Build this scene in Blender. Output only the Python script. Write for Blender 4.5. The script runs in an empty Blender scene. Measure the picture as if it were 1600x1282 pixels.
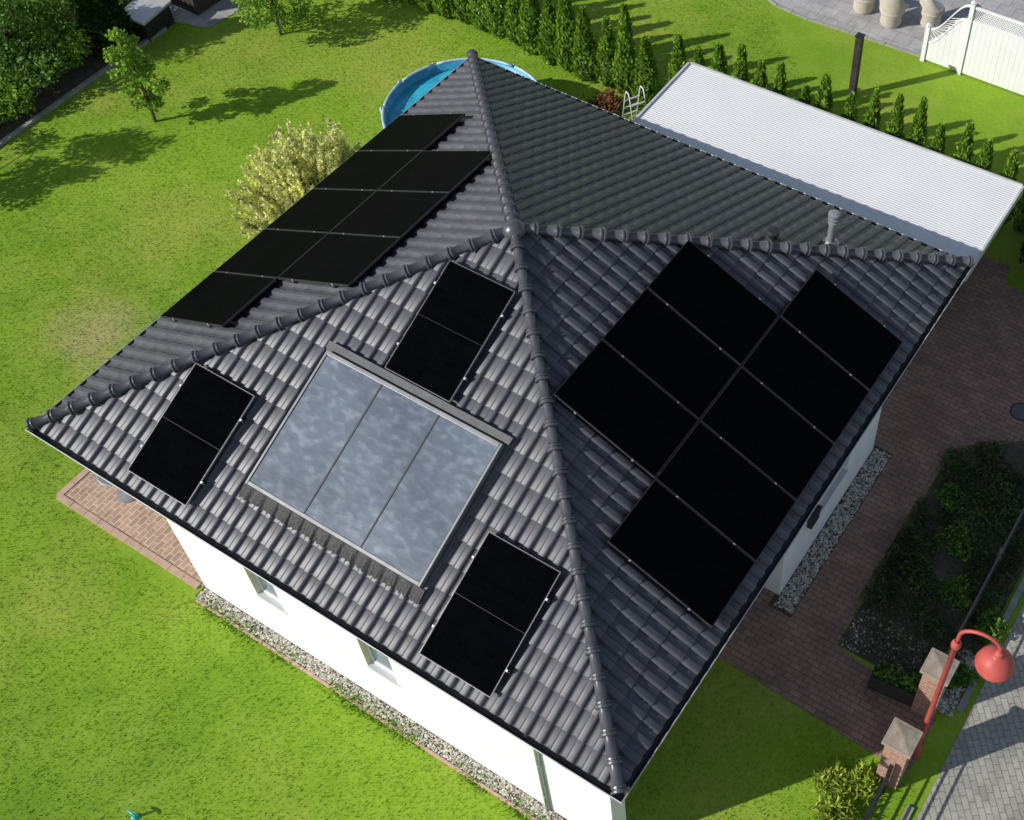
import bpy, bmesh, math, random
import numpy as np
from mathutils import Vector, Matrix
random.seed(7); rng=np.random.default_rng(7)
SC=bpy.context.scene; COL=SC.collection
W,L,H,EZ=10.469,10.572,2.4327,3.0
PL,PW=1.7598,1.134

# ------------------------------------------------------------------ helpers
def link(o): COL.objects.link(o); return o
def thing(name,label,cat,loc=(0,0,0),group=None,rot=None):
    o=bpy.data.objects.new(name,None); o.empty_display_size=.2; o.location=loc
    if rot is not None: o.rotation_euler=rot
    o["label"]=label; o["category"]=cat
    if group: o["group"]=group
    return link(o)
def mobj(name,me,parent=None,mat=None,loc=(0,0,0),label=None,rot=None):
    o=bpy.data.objects.new(name,me); link(o); o.location=loc
    if rot is not None: o.rotation_euler=rot
    if mat is not None and len(me.materials)==0: me.materials.append(mat)
    if parent is not None: o.parent=parent
    if label: o["label"]=label
    return o
def bm_mesh(bm,name,smooth=False):
    me=bpy.data.meshes.new(name); bm.to_mesh(me); bm.free()
    if smooth: me.polygons.foreach_set('use_smooth',[True]*len(me.polygons))
    return me
def box(bm,x0,x1,y0,y1,z0,z1,bev=0.0):
    vs=[bm.verts.new(p) for p in [(x0,y0,z0),(x1,y0,z0),(x1,y1,z0),(x0,y1,z0),(x0,y0,z1),(x1,y0,z1),(x1,y1,z1),(x0,y1,z1)]]
    fs=[bm.faces.new([vs[i] for i in f]) for f in [(0,3,2,1),(4,5,6,7),(0,1,5,4),(1,2,6,5),(2,3,7,6),(3,0,4,7)]]
    if bev>0:
        es=list({e for f in fs for e in f.edges})
        bmesh.ops.bevel(bm,geom=es,offset=bev,segments=2,affect='EDGES',profile=.5)
def hexa(bm,P):
    vs=[bm.verts.new(p) for p in P]
    for f in [(0,3,2,1),(4,5,6,7),(0,1,5,4),(1,2,6,5),(2,3,7,6),(3,0,4,7)]: bm.faces.new([vs[i] for i in f])
def lathe(bm,prof,seg=24,cx=0,cy=0,cz=0):
    rings=[]
    for r,z in prof:
        if r<1e-5: rings.append([bm.verts.new((cx,cy,cz+z))])
        else: rings.append([bm.verts.new((cx+r*math.cos(2*math.pi*i/seg),cy+r*math.sin(2*math.pi*i/seg),cz+z)) for i in range(seg)])
    for a,b in zip(rings,rings[1:]):
        for i in range(seg):
            j=(i+1)%seg
            if len(a)==1 and len(b)==1: continue
            if len(a)==1: bm.faces.new([a[0],b[j],b[i]])
            elif len(b)==1: bm.faces.new([a[i],a[j],b[0]])
            else: bm.faces.new([a[i],a[j],b[j],b[i]])
def tube(bm,pts,rad,seg=10,cap=True):
    pts=[Vector(p) for p in pts]; n=len(pts); rings=[]
    rad=rad if isinstance(rad,(list,tuple)) else [rad]*n
    up=None
    for i,p in enumerate(pts):
        t=(pts[min(i+1,n-1)]-pts[max(i-1,0)]).normalized()
        if up is None: up=Vector((0,0,1)) if abs(t.z)<.9 else Vector((1,0,0))
        a=(up-t*up.dot(t)).normalized(); b=t.cross(a); up=a
        rings.append([bm.verts.new(p+(a*math.cos(2*math.pi*k/seg)+b*math.sin(2*math.pi*k/seg))*rad[i]) for k in range(seg)])
    for A,B in zip(rings,rings[1:]):
        for k in range(seg): bm.faces.new([A[k],A[(k+1)%seg],B[(k+1)%seg],B[k]])
    if cap:
        try: bm.faces.new(rings[0][::-1]); bm.faces.new(rings[-1])
        except Exception: pass
def poly_mesh(V,name,k):   # V (n,k,3) separate polys
    n=len(V); me=bpy.data.meshes.new(name)
    me.vertices.add(n*k); me.vertices.foreach_set('co',np.ascontiguousarray(V,dtype=np.float32).ravel())
    me.loops.add(n*k); me.loops.foreach_set('vertex_index',np.arange(n*k,dtype=np.int32))
    me.polygons.add(n); me.polygons.foreach_set('loop_start',np.arange(0,n*k,k,dtype=np.int32))
    me.update(calc_edges=True)
    a=me.attributes.new('rnd','FLOAT','FACE'); a.data.foreach_set('value',rng.random(n).astype(np.float32))
    return me
def leaves(P,size,flat=.0,name='leaves',aspect=.5,up=.3):
    n=len(P); a=rng.normal(size=(n,3)); a[:,2]+=up; a/=np.linalg.norm(a,axis=1)[:,None]
    b=rng.normal(size=(n,3)); b[:,2]*=(1-flat); b-=a*(a*b).sum(1)[:,None]; b/=np.linalg.norm(b,axis=1)[:,None]
    s=size*(.6+.8*rng.random(n))[:,None]
    c=b*s*aspect; d=a*s
    V=np.stack([P-c*.4,P+d*.5-c,P+d,P+d*.5+c],1)
    return poly_mesh(V,name,4)

# ------------------------------------------------------------------ materials
def newmat(name):
    m=bpy.data.materials.new(name); m.use_nodes=True; nt=m.node_tree
    return m,nt,nt.nodes['Principled BSDF']
def N(nt,t,**k):
    n=nt.nodes.new(t)
    for a,b in k.items(): setattr(n,a,b)
    return n
def ramp(nt,fac,stops):
    r=N(nt,'ShaderNodeValToRGB'); e=r.color_ramp.elements
    e[0].position=stops[0][0]; e[0].color=(*stops[0][1],1)
    e[1].position=stops[-1][0]; e[1].color=(*stops[-1][1],1)
    for p,c in stops[1:-1]:
        x=e.new(p); x.color=(*c,1)
    nt.links.new(fac,r.inputs['Fac']); return r.outputs['Color']
def mixc(nt,f,a,b,mode='MIX'):
    m=N(nt,'ShaderNodeMix',data_type='RGBA',blend_type=mode)
    if isinstance(f,(int,float)): m.inputs[0].default_value=f
    else: nt.links.new(f,m.inputs[0])
    for i,v in ((6,a),(7,b)):
        if isinstance(v,tuple): m.inputs[i].default_value=(*v,1)
        else: nt.links.new(v,m.inputs[i])
    return m.outputs[2]
def noise(nt,scale,detail=4,rough=.55,coord=None,dist=0):
    n=N(nt,'ShaderNodeTexNoise'); n.inputs['Scale'].default_value=scale; n.inputs['Detail'].default_value=detail
    n.inputs['Roughness'].default_value=rough; n.inputs['Distortion'].default_value=dist
    if coord is None:
        g=N(nt,'ShaderNodeTexCoord'); coord=g.outputs['Object']
    nt.links.new(coord,n.inputs['Vector']); return n.outputs['Fac']
def bump(nt,bs,h,strength=.4,dist=.01):
    b=N(nt,'ShaderNodeBump'); b.inputs['Strength'].default_value=strength; b.inputs['Distance'].default_value=dist
    nt.links.new(h,b.inputs['Height']); nt.links.new(b.outputs[0],bs.inputs['Normal'])
def nmat(name,c1,c2,scale=8,rough=.6,bmp=.0,bscale=40,metal=0,spec=.5,bd=.005):
    m,nt,bs=newmat(name)
    f=noise(nt,scale,5); nt.links.new(ramp(nt,f,[(.3,c1),(.7,c2)]),bs.inputs['Base Color'])
    bs.inputs['Roughness'].default_value=rough; bs.inputs['Metallic'].default_value=metal
    bs.inputs['Specular IOR Level'].default_value=spec
    if bmp>0: bump(nt,bs,noise(nt,bscale,4),bmp,bd)
    return m
def leafmat(name,cols,scale=3,trans=.25):
    m,nt,bs=newmat(name)
    at=N(nt,'ShaderNodeAttribute',attribute_name='rnd')
    c=ramp(nt,at.outputs['Fac'],[(i/(len(cols)-1),c) for i,c in enumerate(cols)])
    g=N(nt,'ShaderNodeTexCoord'); f=noise(nt,scale,3,coord=g.outputs['Object'])
    v=ramp(nt,f,[(.35,(.65,.65,.65)),(.65,(1.25,1.25,1.2))])
    col=mixc(nt,1.0,c,v,'MULTIPLY')
    nt.links.new(col,bs.inputs['Base Color']); bs.inputs['Roughness'].default_value=.6
    bs.inputs['Specular IOR Level'].default_value=.25
    t=N(nt,'ShaderNodeBsdfTranslucent'); nt.links.new(col,t.inputs['Color'])
    mx=N(nt,'ShaderNodeMixShader'); mx.inputs[0].default_value=trans
    nt.links.new(bs.outputs[0],mx.inputs[1]); nt.links.new(t.outputs[0],mx.inputs[2])
    nt.links.new(mx.outputs[0],nt.nodes['Material Output'].inputs['Surface'])
    return m

def tile_material():
    m,nt,bs=newmat('dark_roof_tile')
    uv=N(nt,'ShaderNodeUVMap',uv_map='tile')
    wn=N(nt,'ShaderNodeTexWhiteNoise',noise_dimensions='2D'); nt.links.new(uv.outputs[0],wn.inputs['Vector'])
    c=ramp(nt,wn.outputs['Value'],[(0,(.062,.063,.078)),(.6,(.073,.074,.090)),(1,(.086,.087,.102))])
    f=noise(nt,5,6,.65); d=ramp(nt,f,[(.3,(.86,.86,.86)),(.75,(1.15,1.14,1.12))])
    c2=mixc(nt,1.0,c,d,'MULTIPLY')
    f2=noise(nt,45,5,.7); sp=ramp(nt,f2,[(.64,(0,0,0)),(.78,(.4,.4,.4))])
    c3=mixc(nt,sp,c2,(.16,.16,.16))
    nt.links.new(c3,bs.inputs['Base Color'])
    rr=N(nt,'ShaderNodeMapRange'); rr.inputs[3].default_value=.38; rr.inputs[4].default_value=.52
    nt.links.new(f,rr.inputs[0]); nt.links.new(rr.outputs[0],bs.inputs['Roughness'])
    bs.inputs['Specular IOR Level'].default_value=.42
    bump(nt,bs,noise(nt,120,3),.10,.003)
    return m
M_tile=tile_material()
M_cap=nmat('ridge_tile',(.055,.057,.068),(.085,.087,.098),6,.32,.08,90,spec=.55)
M_deck=nmat('roof_deck',(.012,.012,.012),(.02,.02,.02),5,.9)
M_gut=nmat('gutter_metal',(.045,.047,.05),(.08,.083,.088),3,.4,0,metal=.2)
M_grim=nmat('gutter_bead_metal',(.34,.345,.35),(.48,.485,.49),4,.4,0,metal=.2)
M_rim=nmat('pale_trim_metal',(.5,.5,.5),(.66,.66,.65),4,.4,0,metal=.2)
M_fascia=nmat('fascia_board',(.03,.03,.033),(.045,.045,.05),4,.6)
M_wall=nmat('white_render',(.74,.74,.72),(.82,.82,.80),2,.85,.25,160,spec=.2,bd=.004)
M_cream=nmat('cream_reveal',(.66,.6,.45),(.74,.68,.52),4,.7)
M_wframe=nmat('white_window_plastic',(.78,.78,.78),(.82,.82,.82),3,.35)
M_glass,nt,bs=newmat('window_glass')
nt.links.new(ramp(nt,noise(nt,2,3),[(.3,(.05,.09,.11)),(.7,(.12,.2,.23))]),bs.inputs['Base Color'])
bs.inputs['Roughness'].default_value=.06; bs.inputs['Specular IOR Level'].default_value=.8
M_sill=nmat('sill_metal',(.55,.56,.57),(.65,.65,.66),4,.35,metal=.3)

def panel_material():
    m,nt,bs=newmat('solar_cell_glass')
    tc=N(nt,'ShaderNodeTexCoord')
    br=N(nt,'ShaderNodeTexBrick',offset=0,squash=1)
    br.inputs['Scale'].default_value=1; br.inputs['Brick Width'].default_value=.182; br.inputs['Row Height'].default_value=.0955
    br.inputs['Mortar Size'].default_value=.002; br.inputs['Mortar Smooth'].default_value=0
    br.inputs['Color1'].default_value=(.0012,.0013,.002,1); br.inputs['Color2'].default_value=(.0018,.002,.003,1); br.inputs['Mortar'].default_value=(.0032,.0034,.0045,1)
    nt.links.new(tc.outputs['Object'],br.inputs['Vector'])
    f=noise(nt,3,5,.6,coord=tc.outputs['Object']); d=ramp(nt,f,[(.6,(0,0,0)),(.85,(.3,.3,.3))])
    nt.links.new(mixc(nt,d,br.outputs['Color'],(.006,.006,.007)),bs.inputs['Base Color'])
    bs.inputs['Roughness'].default_value=.14; bs.inputs['Specular IOR Level'].default_value=.02
    bs.inputs['IOR'].default_value=1.25
    return m
M_cell=panel_material()
M_pframe=nmat('black_anodised_frame',(.012,.012,.013),(.02,.02,.022),6,.4,metal=.2)
M_seam=nmat('dark_anodised_edge',(.05,.05,.052),(.09,.09,.095),8,.4,metal=.4)
M_edge=nmat('aluminium_and_edge_highlight',(.5,.5,.5),(.65,.65,.65),8,.35,metal=.7)
def collector_glass():
    m,nt,bs=newmat('prismatic_collector_glass')
    tc=N(nt,'ShaderNodeTexCoord')
    mp=N(nt,'ShaderNodeMapping'); mp.inputs['Scale'].default_value=(1.0,1.7,1); mp.inputs['Rotation'].default_value=(0,0,-.45)
    nt.links.new(tc.outputs['Object'],mp.inputs['Vector'])
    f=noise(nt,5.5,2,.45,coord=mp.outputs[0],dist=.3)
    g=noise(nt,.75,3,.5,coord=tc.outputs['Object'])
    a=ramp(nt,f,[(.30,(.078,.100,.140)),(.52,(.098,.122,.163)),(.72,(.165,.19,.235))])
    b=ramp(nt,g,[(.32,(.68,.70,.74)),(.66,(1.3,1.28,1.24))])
    nt.links.new(mixc(nt,1.0,a,b,'MULTIPLY'),bs.inputs['Base Color'])  # mottled sky reflection painted into the pane colour, fine and broad
    bs.inputs['Roughness'].default_value=.34; bs.inputs['Specular IOR Level'].default_value=.45
    bump(nt,bs,f,.12,.02)
    return m
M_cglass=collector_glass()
M_cframe=nmat('collector_frame_metal',(.20,.205,.21),(.27,.275,.28),5,.38,metal=.4)
M_flash=nmat('lead_flashing',(.075,.078,.082),(.12,.122,.126),4,.5,.3,20,metal=.2)
M_apron=nmat('ruffled_lead_apron',(.014,.014,.016),(.042,.042,.044),14,.65,.7,30,bd=.02)

def spot(nt,g,cx,cy,rad):
    d=N(nt,'ShaderNodeVectorMath',operation='DISTANCE'); nt.links.new(g,d.inputs[0]); d.inputs[1].default_value=(cx,cy,0)
    mr=N(nt,'ShaderNodeMapRange'); mr.inputs[1].default_value=rad; mr.inputs[2].default_value=0; mr.inputs[3].default_value=0; mr.inputs[4].default_value=1
    nt.links.new(d.outputs['Value'],mr.inputs[0])
    n=noise(nt,1.8,7,.75,coord=g); m=N(nt,'ShaderNodeMath',operation='MULTIPLY'); nt.links.new(mr.outputs[0],m.inputs[0]); nt.links.new(n,m.inputs[1])
    return ramp(nt,m.outputs[0],[(.19,(0,0,0)),(.45,(.55,.55,.55))])
def lawn_colour(nt,g,base):
    f1=noise(nt,.25,6,.62,coord=g); f4=noise(nt,.55,6,.7,coord=g); f5=noise(nt,.10,4,.6,coord=g); f6=noise(nt,.45,5,.6,coord=g)
    dk=ramp(nt,f6,[(.38,(.5,.5,.5)),(.55,(0,0,0))]); base=mixc(nt,dk,base,(.12,.24,.016))
    lime=ramp(nt,f5,[(.42,(0,0,0)),(.6,(.6,.6,.6))]); c=mixc(nt,lime,base,(.26,.41,.03))
    dry=ramp(nt,f1,[(.48,(0,0,0)),(.68,(.65,.65,.65))]); c=mixc(nt,dry,c,(.36,.38,.075))
    bare=ramp(nt,f4,[(.63,(0,0,0)),(.76,(.45,.45,.45))]); c=mixc(nt,bare,c,(.38,.35,.14))
    c=mixc(nt,spot(nt,g,-8.7,-2.2,1.9),c,(.42,.33,.19))
    return c
def lawn_material(name='lawn_ground',k=1.0):
    m,nt,bs=newmat(name)
    g=N(nt,'ShaderNodeTexCoord').outputs['Object']
    f2=noise(nt,1.3,6,.65,coord=g); f3=noise(nt,14,5,.7,coord=g)
    base=ramp(nt,f2,[(.3,(.13,.235,.018)),(.5,(.175,.295,.025)),(.72,(.23,.34,.045))])
    c=lawn_colour(nt,g,base)
    v=ramp(nt,f3,[(.25,(.75,.75,.75)),(.75,(1.15,1.15,1.15))])
    nt.links.new(mixc(nt,1.0,c,v,'MULTIPLY'),bs.inputs['Base Color'])
    bs.inputs['Roughness'].default_value=.9; bs.inputs['Specular IOR Level'].default_value=.1
    bump(nt,bs,f3,.4,.02)
    return m
M_lawn=lawn_material()
def blade_material():
    m,nt,bs=newmat('grass_blades')
    at=N(nt,'ShaderNodeAttribute',attribute_name='rnd')
    g=N(nt,'ShaderNodeTexCoord').outputs['Object']
    c=ramp(nt,at.outputs['Fac'],[(0,(.155,.28,.018)),(.5,(.185,.32,.024)),(.88,(.22,.35,.035)),(1,(.36,.38,.12))])
    c=lawn_colour(nt,g,c)
    f2=noise(nt,1.3,6,.65,coord=g); v=ramp(nt,f2,[(.3,(.76,.80,.74)),(.7,(1.15,1.11,1.08))])
    c=mixc(nt,1.0,c,v,'MULTIPLY'); nt.links.new(c,bs.inputs['Base Color'])
    bs.inputs['Roughness'].default_value=.6; bs.inputs['Specular IOR Level'].default_value=.15
    t=N(nt,'ShaderNodeBsdfTranslucent'); nt.links.new(c,t.inputs['Color'])
    mx=N(nt,'ShaderNodeMixShader'); mx.inputs[0].default_value=.4
    nt.links.new(bs.outputs[0],mx.inputs[1]); nt.links.new(t.outputs[0],mx.inputs[2])
    nt.links.new(mx.outputs[0],nt.nodes['Material Output'].inputs['Surface'])
    return m
M_blade=blade_material()
def paver_material(name,c1,c2,mortar,bw,rh,ms=.008,rot=0):
    m,nt,bs=newmat(name)
    tc=N(nt,'ShaderNodeTexCoord'); mp=N(nt,'ShaderNodeMapping'); mp.inputs['Rotation'].default_value=(0,0,rot)
    nt.links.new(tc.outputs['Object'],mp.inputs['Vector'])
    br=N(nt,'ShaderNodeTexBrick'); br.inputs['Scale'].default_value=1; br.inputs['Brick Width'].default_value=bw
    br.inputs['Row Height'].default_value=rh; br.inputs['Mortar Size'].default_value=ms; br.inputs['Mortar Smooth'].default_value=.3
    br.inputs['Color1'].default_value=(*c1,1); br.inputs['Color2'].default_value=(*c2,1); br.inputs['Mortar'].default_value=(*mortar,1)
    nt.links.new(mp.outputs[0],br.inputs['Vector'])
    v=ramp(nt,noise(nt,1.6,6,.7),[(.3,(.7,.7,.7)),(.7,(1.25,1.25,1.25))])
    v2=ramp(nt,noise(nt,40,4,.7),[(.3,(.8,.8,.8)),(.7,(1.15,1.15,1.15))])
    c=mixc(nt,1.0,mixc(nt,1.0,br.outputs['Color'],v,'MULTIPLY'),v2,'MULTIPLY')
    nt.links.new(c,bs.inputs['Base Color']); bs.inputs['Roughness'].default_value=.85
    bump(nt,bs,br.outputs['Fac'],-.6,.008)
    return m
M_brick=paver_material('red_brick_paving',(.34,.195,.145),(.25,.145,.11),(.12,.095,.075),.2,.1,.009)
M_terr=paver_material('terrace_brick_paving',(.46,.28,.20),(.36,.22,.16),(.5,.45,.35),.2,.1,.011,rot=math.pi/2)
M_street=paver_material('grey_street_paving',(.38,.365,.33),(.32,.305,.275),(.18,.18,.12),.2,.1,rot=.9)
M_slab=paver_material('grey_patio_slabs',(.38,.37,.37),(.33,.32,.32),(.2,.19,.18),.4,.4)
M_conc=nmat('kerb_concrete',(.22,.22,.20),(.32,.32,.29),6,.85,.3,60)
M_edging=nmat('pink_edging_stone',(.40,.26,.20),(.52,.36,.28),7,.85,.3,60)
M_soil=nmat('dark_soil',(.05,.042,.03),(.11,.09,.065),6,.95,.6,30,bd=.02)
def stone_material():
    m,nt,bs=newmat('gravel_stones')
    at=N(nt,'ShaderNodeAttribute',attribute_name='rnd')
    nt.links.new(ramp(nt,at.outputs['Fac'],[(0,(.24,.22,.17)),(.5,(.44,.41,.35)),(1,(.64,.61,.54))]),bs.inputs['Base Color'])
    bs.inputs['Roughness'].default_value=.8; return m
M_stone=stone_material()
M_cp=nmat('white_corrugated_sheet',(.64,.65,.66),(.70,.71,.72),.8,.45,0)
M_white=nmat('white_fence_plastic',(.70,.70,.70),(.78,.78,.78),3,.5)
M_dark=nmat('dark_metal',(.02,.02,.022),(.04,.04,.042),8,.5,metal=.3)
M_darkwood=nmat('dark_stained_wood',(.02,.017,.015),(.05,.04,.035),9,.7,.3,50)
M_trunk=nmat('tree_bark',(.10,.075,.05),(.2,.16,.12),12,.9,.6,40,bd=.01)
M_red=nmat('faded_red_paint',(.38,.055,.048),(.48,.10,.085),3,.5,.05,60,spec=.35)
M_opal=nmat('lamp_opal_plastic',(.5,.5,.5),(.6,.6,.6),4,.3)
M_pipe=nmat('grey_vent_pipe',(.22,.23,.24),(.30,.31,.32),6,.35,metal=.3)
M_vent=nmat('black_vent_plastic',(.02,.02,.022),(.035,.035,.037),6,.4)
M_copper=nmat('weathered_downspout',(.3,.34,.32),(.42,.46,.44),4,.45,metal=.2)
M_teal=nmat('teal_plastic',(.0,.3,.27),(.02,.4,.35),6,.4)
def pool_material():
    m,nt,bs=newmat('pool_water')
    f=noise(nt,3,4,.5,dist=1.0); nt.links.new(ramp(nt,f,[(.3,(.015,.27,.42)),(.7,(.05,.42,.58))]),bs.inputs['Base Color'])
    bs.inputs['Roughness'].default_value=.15; bump(nt,bs,f,.3,.03); return m
M_pool=pool_material()
M_poolwall=nmat('pool_liner',(.02,.22,.42),(.05,.32,.5),5,.5)
M_poolrim=nmat('pool_frame',(.25,.42,.55),(.45,.58,.65),5,.4)
M_wicker=nmat('wicker_weave',(.42,.36,.29),(.62,.56,.48),40,.8,.8,60,bd=.01)
M_th=[leafmat('thuja_leaves',[(.12,.24,.02),(.22,.39,.04),(.35,.53,.08)],3,.38),
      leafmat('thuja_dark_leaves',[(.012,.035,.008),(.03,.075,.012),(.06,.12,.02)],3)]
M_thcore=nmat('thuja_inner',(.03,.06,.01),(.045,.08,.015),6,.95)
M_lf=leafmat('tree_leaves',[(.12,.26,.025),(.23,.40,.04),(.37,.52,.09)],2,.4)
M_shrub=leafmat('shrub_leaves',[(.06,.145,.022),(.125,.25,.038),(.22,.37,.07)],1.5,.3)
M_yel=leafmat('variegated_leaves',[(.42,.48,.11),(.68,.69,.26),(.87,.83,.46)],2,.4)
M_cover=leafmat('ground_cover_leaves',[(.03,.065,.02),(.065,.12,.03),(.11,.18,.045),(.12,.09,.055)],1.2,.2)
M_gr=leafmat('yellow_green_grass',[(.22,.33,.03),(.38,.50,.06),(.56,.60,.15)],3,.4)

# ------------------------------------------------------------------ ground
def sheet(name,poly,z,mat,skirt=0):
    bm=bmesh.new(); vs=[bm.verts.new((x,y,z)) for x,y in poly]; f=bm.faces.new(vs)
    if f.normal.z<0: f.normal_flip()
    if skirt:
        r=bmesh.ops.extrude_face_region(bm,geom=[f]); 
        for v in [g for g in r['geom'] if isinstance(g,bmesh.types.BMVert)]: v.co.z-=skirt
    bmesh.ops.recalc_face_normals(bm,faces=bm.faces)
    if not skirt:
        for f in bm.faces:
            if f.normal.z<0: f.normal_flip()
    o=mobj(name,bm_mesh(bm,name),None,mat); o["kind"]="structure"; return o
sheet('lawn',[(-150,-150),(150,-150),(150,150),(-150,150)],0,M_lawn)
sheet('driveway',[(4.8,-.60),(6.05,-.60),(6.05,3.75),(7.2,4.85),(9.0,5.2),(14,5.4),(14,8.1),(5.3,8.1),(5.2,8.6),(-2.2,8.3),(-2.2,5.0),(4.3,5.0),(4.3,3.0),(4.8,3.0)],.006,M_brick)
sheet('entrance_path',[(3.5,-1.75),(4.9,-1.75),(7.9,-1.9),(7.9,-.85),(6.05,-.602),(4.86,-.602),(4.86,-.302),(3.5,-.302)],.010,M_brick)
sheet('street',[(8.25,-60),(60,-60),(60,5.2),(9.2,5.2),(8.3,4.2)],.006,M_street)
sheet('terrace_paving',[(-6.38,-5.07),(-3.1,-5.07),(-3.1,-2.0),(-4.9,-2.0),(-4.9,-1.0),(-6.38,-1.0)],.02,M_terr)
sheet('patio_paving',[(-3.4,13.95),(-3.0,13.82),(-2.1,13.75),(-1,13.82),(.8,13.9),(6,13.95),(14,14),(14,30),(-8,30),(-6,16.5)],.03,M_slab,skirt=.03)
sheet('planting_bed',[(6.07,-.58),(7.35,-.58),(8.05,-.5),(8.05,4.3),(7.2,4.83),(6.07,3.73)],.012,M_soil)
sheet('gravel_strip',[(-3.08,-5.26),(4.9,-5.26),(4.9,-5.0),(-3.08,-5.0)],.008,M_soil)
sheet('gravel_bed',[(4.8,-.55),(5.22,-.55),(5.22,3.2),(4.8,3.2)],.014,M_soil)
sheet('shrub_bed',[(-30,-1.5),(-14.6,-.6),(-14.72,7.2),(-14.6,9),(-30,9)],.008,M_soil)
sheet('shed_paving',[(-17.5,5.5),(-14.75,5.5),(-13.9,5.75),(-13.7,7.2),(-14.6,8.2),(-17.5,8.2)],.014,M_slab)
def kerb(name,pts,w,h,mat,seglen=.0):
    bm=bmesh.new()
    for (x0,y0),(x1,y1) in zip(pts,pts[1:]):
        d=Vector((x1-x0,y1-y0)); ln=d.length; d/=ln; n=Vector((-d.y,d.x))*w/2
        k=max(1,int(ln/(seglen or ln)))
        for i in range(k):
            a=Vector((x0,y0))+d*(ln*i/k+.004); b=Vector((x0,y0))+d*(ln*(i+1)/k-.004); hh=h+random.uniform(-.006,.006)
            q=[(a-n),(b-n),(b+n),(a+n)]
            vb=[bm.verts.new((p.x,p.y,-.05)) for p in q]; vt=[bm.verts.new((p.x,p.y,hh)) for p in q]
            bm.faces.new(vt)
            for j in range(4): bm.faces.new([vb[j],vb[(j+1)%4],vt[(j+1)%4],vt[j]])
    bmesh.ops.recalc_face_normals(bm,faces=bm.faces)
    o=mobj(name,bm_mesh(bm,name),None,mat); o["kind"]="structure"; return o
kerb('street_kerb',[(8.15,-12),(8.15,-2.3)],.1,.05,M_conc,.8)
kerb('street_kerb',[(8.15,-.6),(8.15,4.2),(9.1,5.2)],.1,.05,M_conc,.8)
kerb('terrace_edging',[(-6.42,-1.0),(-6.42,-5.1),(-3.15,-5.1)],.11,.035,M_edging,.3)
kerb('gravel_edging',[(-3.0,-5.30),(4.95,-5.30)],.045,.025,M_edging,1.0)
kerb('lawn_edging',[(-14.55,-1.0),(-14.62,1.5),(-14.68,3.4),(-14.7,5.2)],.1,.07,M_conc,.5)
kerb('patio_kerb',[(-6,16.4),(-3.46,13.98),(-3.0,13.78),(-2.1,13.70),(-1,13.77),(.8,13.85)],.07,.05,M_conc,.4)

def stones(name,n,fx,smin,smax,label=None):
    bm=bmesh.new(); bmesh.ops.create_icosphere(bm,subdivisions=1,radius=1)
    bv=np.array([v.co[:] for v in bm.verts]); bf=np.array([[v.index for v in f.verts] for f in bm.faces]); bm.free()
    P=fx(n); n=len(P); s=(smin+(smax-smin)*rng.random(n)**2)[:,None]*np.array([1,.8,.55])*(.7+.6*rng.random((n,3)))
    th=rng.random(n)*6.28; c,sn=np.cos(th)[:,None],np.sin(th)[:,None]
    V=bv[None]*(1+.15*rng.normal(size=(n,12,1)))*s[:,None,:]
    X=V[...,0]*c-V[...,1]*sn; Y=V[...,0]*sn+V[...,1]*c
    V=np.stack([X,Y,V[...,2]],-1)+P[:,None,:]
    T=V[:,bf].reshape(-1,3,3); me=poly_mesh(T,name,3)
    me.attributes['rnd'].data.foreach_set('value',np.repeat(rng.random(n),20).astype(np.float32))
    o=mobj(name,me,None,M_stone); o["kind"]="stuff"; return o
def rect(x0,x1,y0,y1,z): return lambda n: np.stack([x0+(x1-x0)*rng.random(n),y0+(y1-y0)*rng.random(n),np.full(n,z)],1)
stones('gravel',5200,rect(-3.05,4.9,-5.27,-5.06,.012),.008,.026)
stones('gravel',2600,rect(4.89,5.2,-.5,3.15,.02),.010,.03)
stones('gravel',500,rect(7.75,8.08,-.75,.4,.02),.015,.045)
stones('gravel',700,rect(4.3,5.1,-5.26,-4.75,.012),.010,.028)
stones('gravel',350,rect(6.1,7.3,-.55,.25,.015),.008,.026)

# ------------------------------------------------------------------ house
house=thing('house','white single-storey house with dark grey tiled pyramid hip roof','house')
def frame_of(face):
    if face=='F': o=Vector((0,-L/2,EZ));e=Vector((1,0,0));up=Vector((0,L/2,H));half=W/2
    if face=='R': o=Vector((W/2,0,EZ));e=Vector((0,1,0));up=Vector((-W/2,0,H));half=L/2
    if face=='L': o=Vector((-W/2,0,EZ));e=Vector((0,-1,0));up=Vector((W/2,0,H));half=L/2
    if face=='K': o=Vector((0,L/2,EZ));e=Vector((-1,0,0));up=Vector((0,-L/2,H));half=W/2
    s=up.normalized(); n=e.cross(s); return o,e,s,n,half,up.length
TW,NC=.235,17
BASE=-.038
RW=.60
PH=.040
def tprof(x):
    x=x%1.0
    if x<RW:
        t=x/RW; e_=min(t,1-t)/.26
        base=PH*(.88+.12*math.sin(math.pi*t))
        return base if e_>=1 else base*math.sin(e_*math.pi/2)**.9
    return 0.0
roof_bm=bmesh.new(); uvl=roof_bm.loops.layers.uv.new('tile')
XS=[0,.012,.035,.07,.11,.155,.20,.30,.40,.445,.49,.53,.565,.588,.60,.74,.90,1.0]
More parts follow.
